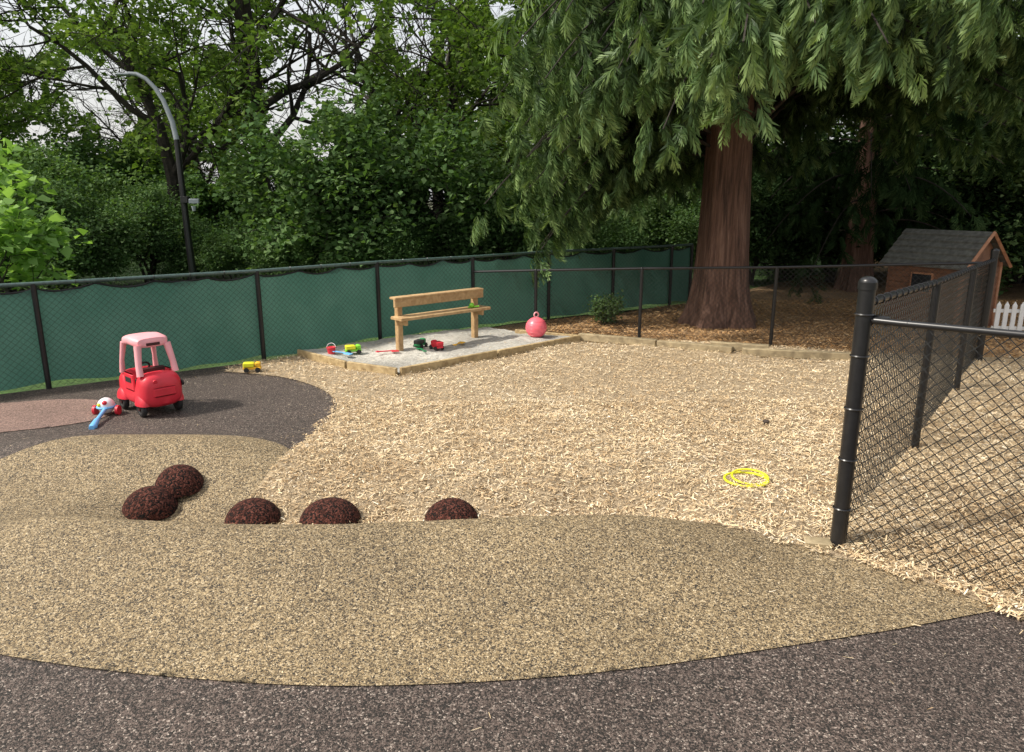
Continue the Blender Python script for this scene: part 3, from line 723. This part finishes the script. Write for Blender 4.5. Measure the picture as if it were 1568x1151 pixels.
# ------------------------------------------------------------------ cedar
def frond(rg):
    Q=[];nL=9
    for i in range(nL):
        t=i/nL; x=t*.34; z=-.14*t*t
        for sg in(-1,1):
            l=(.15*(1-t)**.5+.06)*rg.uniform(.6,1.3); a=R(rg.uniform(14,46))
            p=np.array([x,0,z]); d=np.array([math.cos(a),sg*math.sin(a),-.3-.7*rg.random()]); d/=np.linalg.norm(d)
            w=.015*np.array([-sg*math.sin(a),math.cos(a),.3])
            Q.append([p-w*.6,p+d*l*.6-w,p+d*l+np.array([0,0,-.05]),p+d*l*.55+w])
    p=np.array([.34,0,-.14]); Q.append([p+[0,-.012,0],p+[.06,-.01,-.03],p+[.09,0,-.06],p+[.06,.01,-.03]])
    return np.array(Q,float)
def cedar(name,cx,cy,seed,z0,H_,Rmax,nb,nbt,trunk_r,front_lift=1.1,left=1.,rightlift=.9,mat=None,dens=.15,hands=3):
    rg=np.random.default_rng(seed); E=empty(name)
    mb=MB()
    n=48; zs=[-.1,.05,.2,.4,.7,1.1,1.6,2.4,3.5,5,7,9,H_]; vs=[];fs=[]
    for z in zs:
        r=trunk_r*(1+.42*math.exp(-max(z,0)/.35))*(1-.07*z if z<6 else .58*(1-(z-6)/(H_-6)*.95))
        fl=.09*math.exp(-max(z,0)/1.0)+.035
        for k in range(n):
            t=2*math.pi*k/n; rr=r*(1+fl*math.sin(5*t+.6*math.sin(z))+fl*.4*math.sin(13*t+z*.5))
            vs.append((cx+rr*math.cos(t)-.006*z,cy+rr*math.sin(t),z))
    for i in range(len(zs)-1):
        for k in range(n): fs.append((i*n+k,i*n+(k+1)%n,(i+1)*n+(k+1)%n,(i+1)*n+k))
    mb.add(vs,fs,0)
    tpls=[frond(rg) for _ in range(6)]; K=len(tpls[0])
    O=[];D=[];S=[];VV=[]
    for b in range(nb+nbt):
        top=b>=nb
        zb=(z0+(6.2-z0)*((b+.5)/nb)) if not top else 6.2+(H_-1.5-6.2)*((b-nb+.5)/nbt)
        az=b*2.39996+rg.normal(0,.3)
        Lm=Rmax*(1-.75*max(0,(zb-5)/(H_-5)))*rg.uniform(.68,1.1)
        dx,dy=math.cos(az),math.sin(az)
        if dx<0: Lm*=1-(1-left)*(-dx)
        lowf=max(0,-dx)
        droop=rg.uniform(.5,.95)*(.75+.55*lowf)+ (0 if zb<4.5 else .2)
        if dx>0 and zb<4.5: droop*=.6
        pts=[];m=12 if not top else 8
        side=rg.normal(0,.25)
        for i in range(m+1):
            s_=i/m; rr=Lm*s_
            zz=zb+.25*Lm*s_*(1-s_)*2 - droop*s_**1.8*1.35 + ((front_lift*max(0,-dy)+rightlift*max(0,dx))*min(1,s_*2.5) if zb<4 else 0)
            pts.append(np.array([cx+dx*rr-dy*side*s_*s_,cy+dy*rr+dx*side*s_*s_,zz]))
        mb.path(pts,[.03*(1-s_/m*.85)*(Lm/4)+.004 for s_ in range(m+1)],5,1,False)
        bb=rg.random()
        for i in range(3,m+1):
            base=pts[i]; out=norm(pts[i]-pts[i-1]); lat=norm(np.array([-out[1],out[0],0]))
            frac=i/m
            for sg in(-1,1):
                if rg.random()<.08: continue
                sl=(.95*(1-frac)+.35)*rg.uniform(.6,1.15)
                dd=norm(out*.75+sg*lat*rg.uniform(.6,1.1)+np.array([0,0,-.12]))
                nf=max(2,int(sl/(dens if not top else .35)))
                bv=rg.random()
                for k in range(nf):
                    tt=(k+.6)/nf
                    p=base+dd*sl*tt+np.array([0,0,-.28*tt*tt*sl])+rg.normal(0,.05,3)
                    fd0=norm(dd*.6+out*.3+np.array([0,0,-rg.uniform(.5,1.7)]))
                    for h in range(hands if (not top) else 1):
                        fd=norm(fd0+rg.normal(0,.32,3)+np.array([0,0,-.15*h]))
                        O.append(p+rg.normal(0,.03,3)-np.array([0,0,.05*h]));D.append(fd);S.append(rg.uniform(.4,.85)*(1 if not top else 1.9))
                        VV.append(.22*bb+.3*bv+.45*frac*tt+.15*rg.random()-.14-.05*h)  # tips lighter; deeper sprays darkened in colour as painted crown shade
    O=np.array(O);D=np.array(D);S=np.array(S);VV=np.array(VV);N=len(O)
    rad=O-np.array([cx,cy,0]); rad[:,2]=0
    zz=rad/(np.linalg.norm(rad,axis=1)[:,None]+1e-6)+rg.normal(0,.7,(N,3))+np.array([0,0,.5])
    zz-=D*(zz*D).sum(1)[:,None]; zz/=np.linalg.norm(zz,axis=1)[:,None]
    yy=np.cross(zz,D)
    Mx=np.stack([D,yy,zz],2)
    T=np.array(tpls)[rg.integers(0,6,N)]
    V=np.einsum('nij,nkqj->nkqi',Mx,T)*S[:,None,None,None]+O[:,None,None,:]
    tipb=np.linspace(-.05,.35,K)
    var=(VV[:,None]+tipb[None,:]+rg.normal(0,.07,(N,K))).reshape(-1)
    mb.obj('trunk_and_boughs',[M_cbark,M_bark],E)
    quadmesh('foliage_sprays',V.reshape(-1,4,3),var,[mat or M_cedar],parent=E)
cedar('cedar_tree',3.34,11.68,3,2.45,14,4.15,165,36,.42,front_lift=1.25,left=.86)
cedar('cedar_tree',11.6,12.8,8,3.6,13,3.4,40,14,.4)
cedar('cedar_tree',7.6,16.2,9,1.0,12,3.0,50,14,.3,front_lift=0,rightlift=0,mat=M_shade,dens=.2,hands=2)  # shady conifer: darkened leaf colour stands in for its shade
# ------------------------------------------------------------------ light
w=bpy.data.worlds.new('World'); scene.world=w; w.use_nodes=True; nt=w.node_tree; nt.nodes.clear()
EL=48; AZ=-105
sky=nt.nodes.new('ShaderNodeTexSky'); sky.sky_type='NISHITA'; sky.sun_disc=False; sky.sun_elevation=R(EL); sky.sun_rotation=R(AZ); sky.dust_density=6; sky.air_density=1.2; sky.ozone_density=.5
mx=nt.nodes.new('ShaderNodeMix'); mx.data_type='RGBA'; mx.inputs[0].default_value=.5; nt.links.new(sky.outputs[0],mx.inputs[6]); mx.inputs[7].default_value=(9.0,9.0,9.0,1)
bg=nt.nodes.new('ShaderNodeBackground'); bg.inputs[1].default_value=.15; out=nt.nodes.new('ShaderNodeOutputWorld')
nt.links.new(mx.outputs[2],bg.inputs[0]); nt.links.new(bg.outputs[0],out.inputs[0])
sd_=Vector((math.sin(R(AZ))*math.cos(R(EL)),math.cos(R(AZ))*math.cos(R(EL)),math.sin(R(EL))))
sl=bpy.data.lights.new('sun','SUN'); sl.energy=4.7; sl.angle=R(3); sl.color=(1,.95,.86)
so=bpy.data.objects.new('sun',sl); so.rotation_euler=sd_.to_track_quat('Z','Y').to_euler(); so.location=(0,0,20); link(so)
cam=bpy.data.cameras.new('camera'); cam.sensor_width=36; cam.lens=36*1120/1568; cam.clip_end=1500; cam.clip_start=.05
co=bpy.data.objects.new('camera',cam); co.location=(0,0,2); co.rotation_euler=(R(90-13.8),0,0); link(co); scene.camera=co
scene.view_settings.view_transform='Standard'; scene.view_settings.look='None'; scene.view_settings.exposure=0
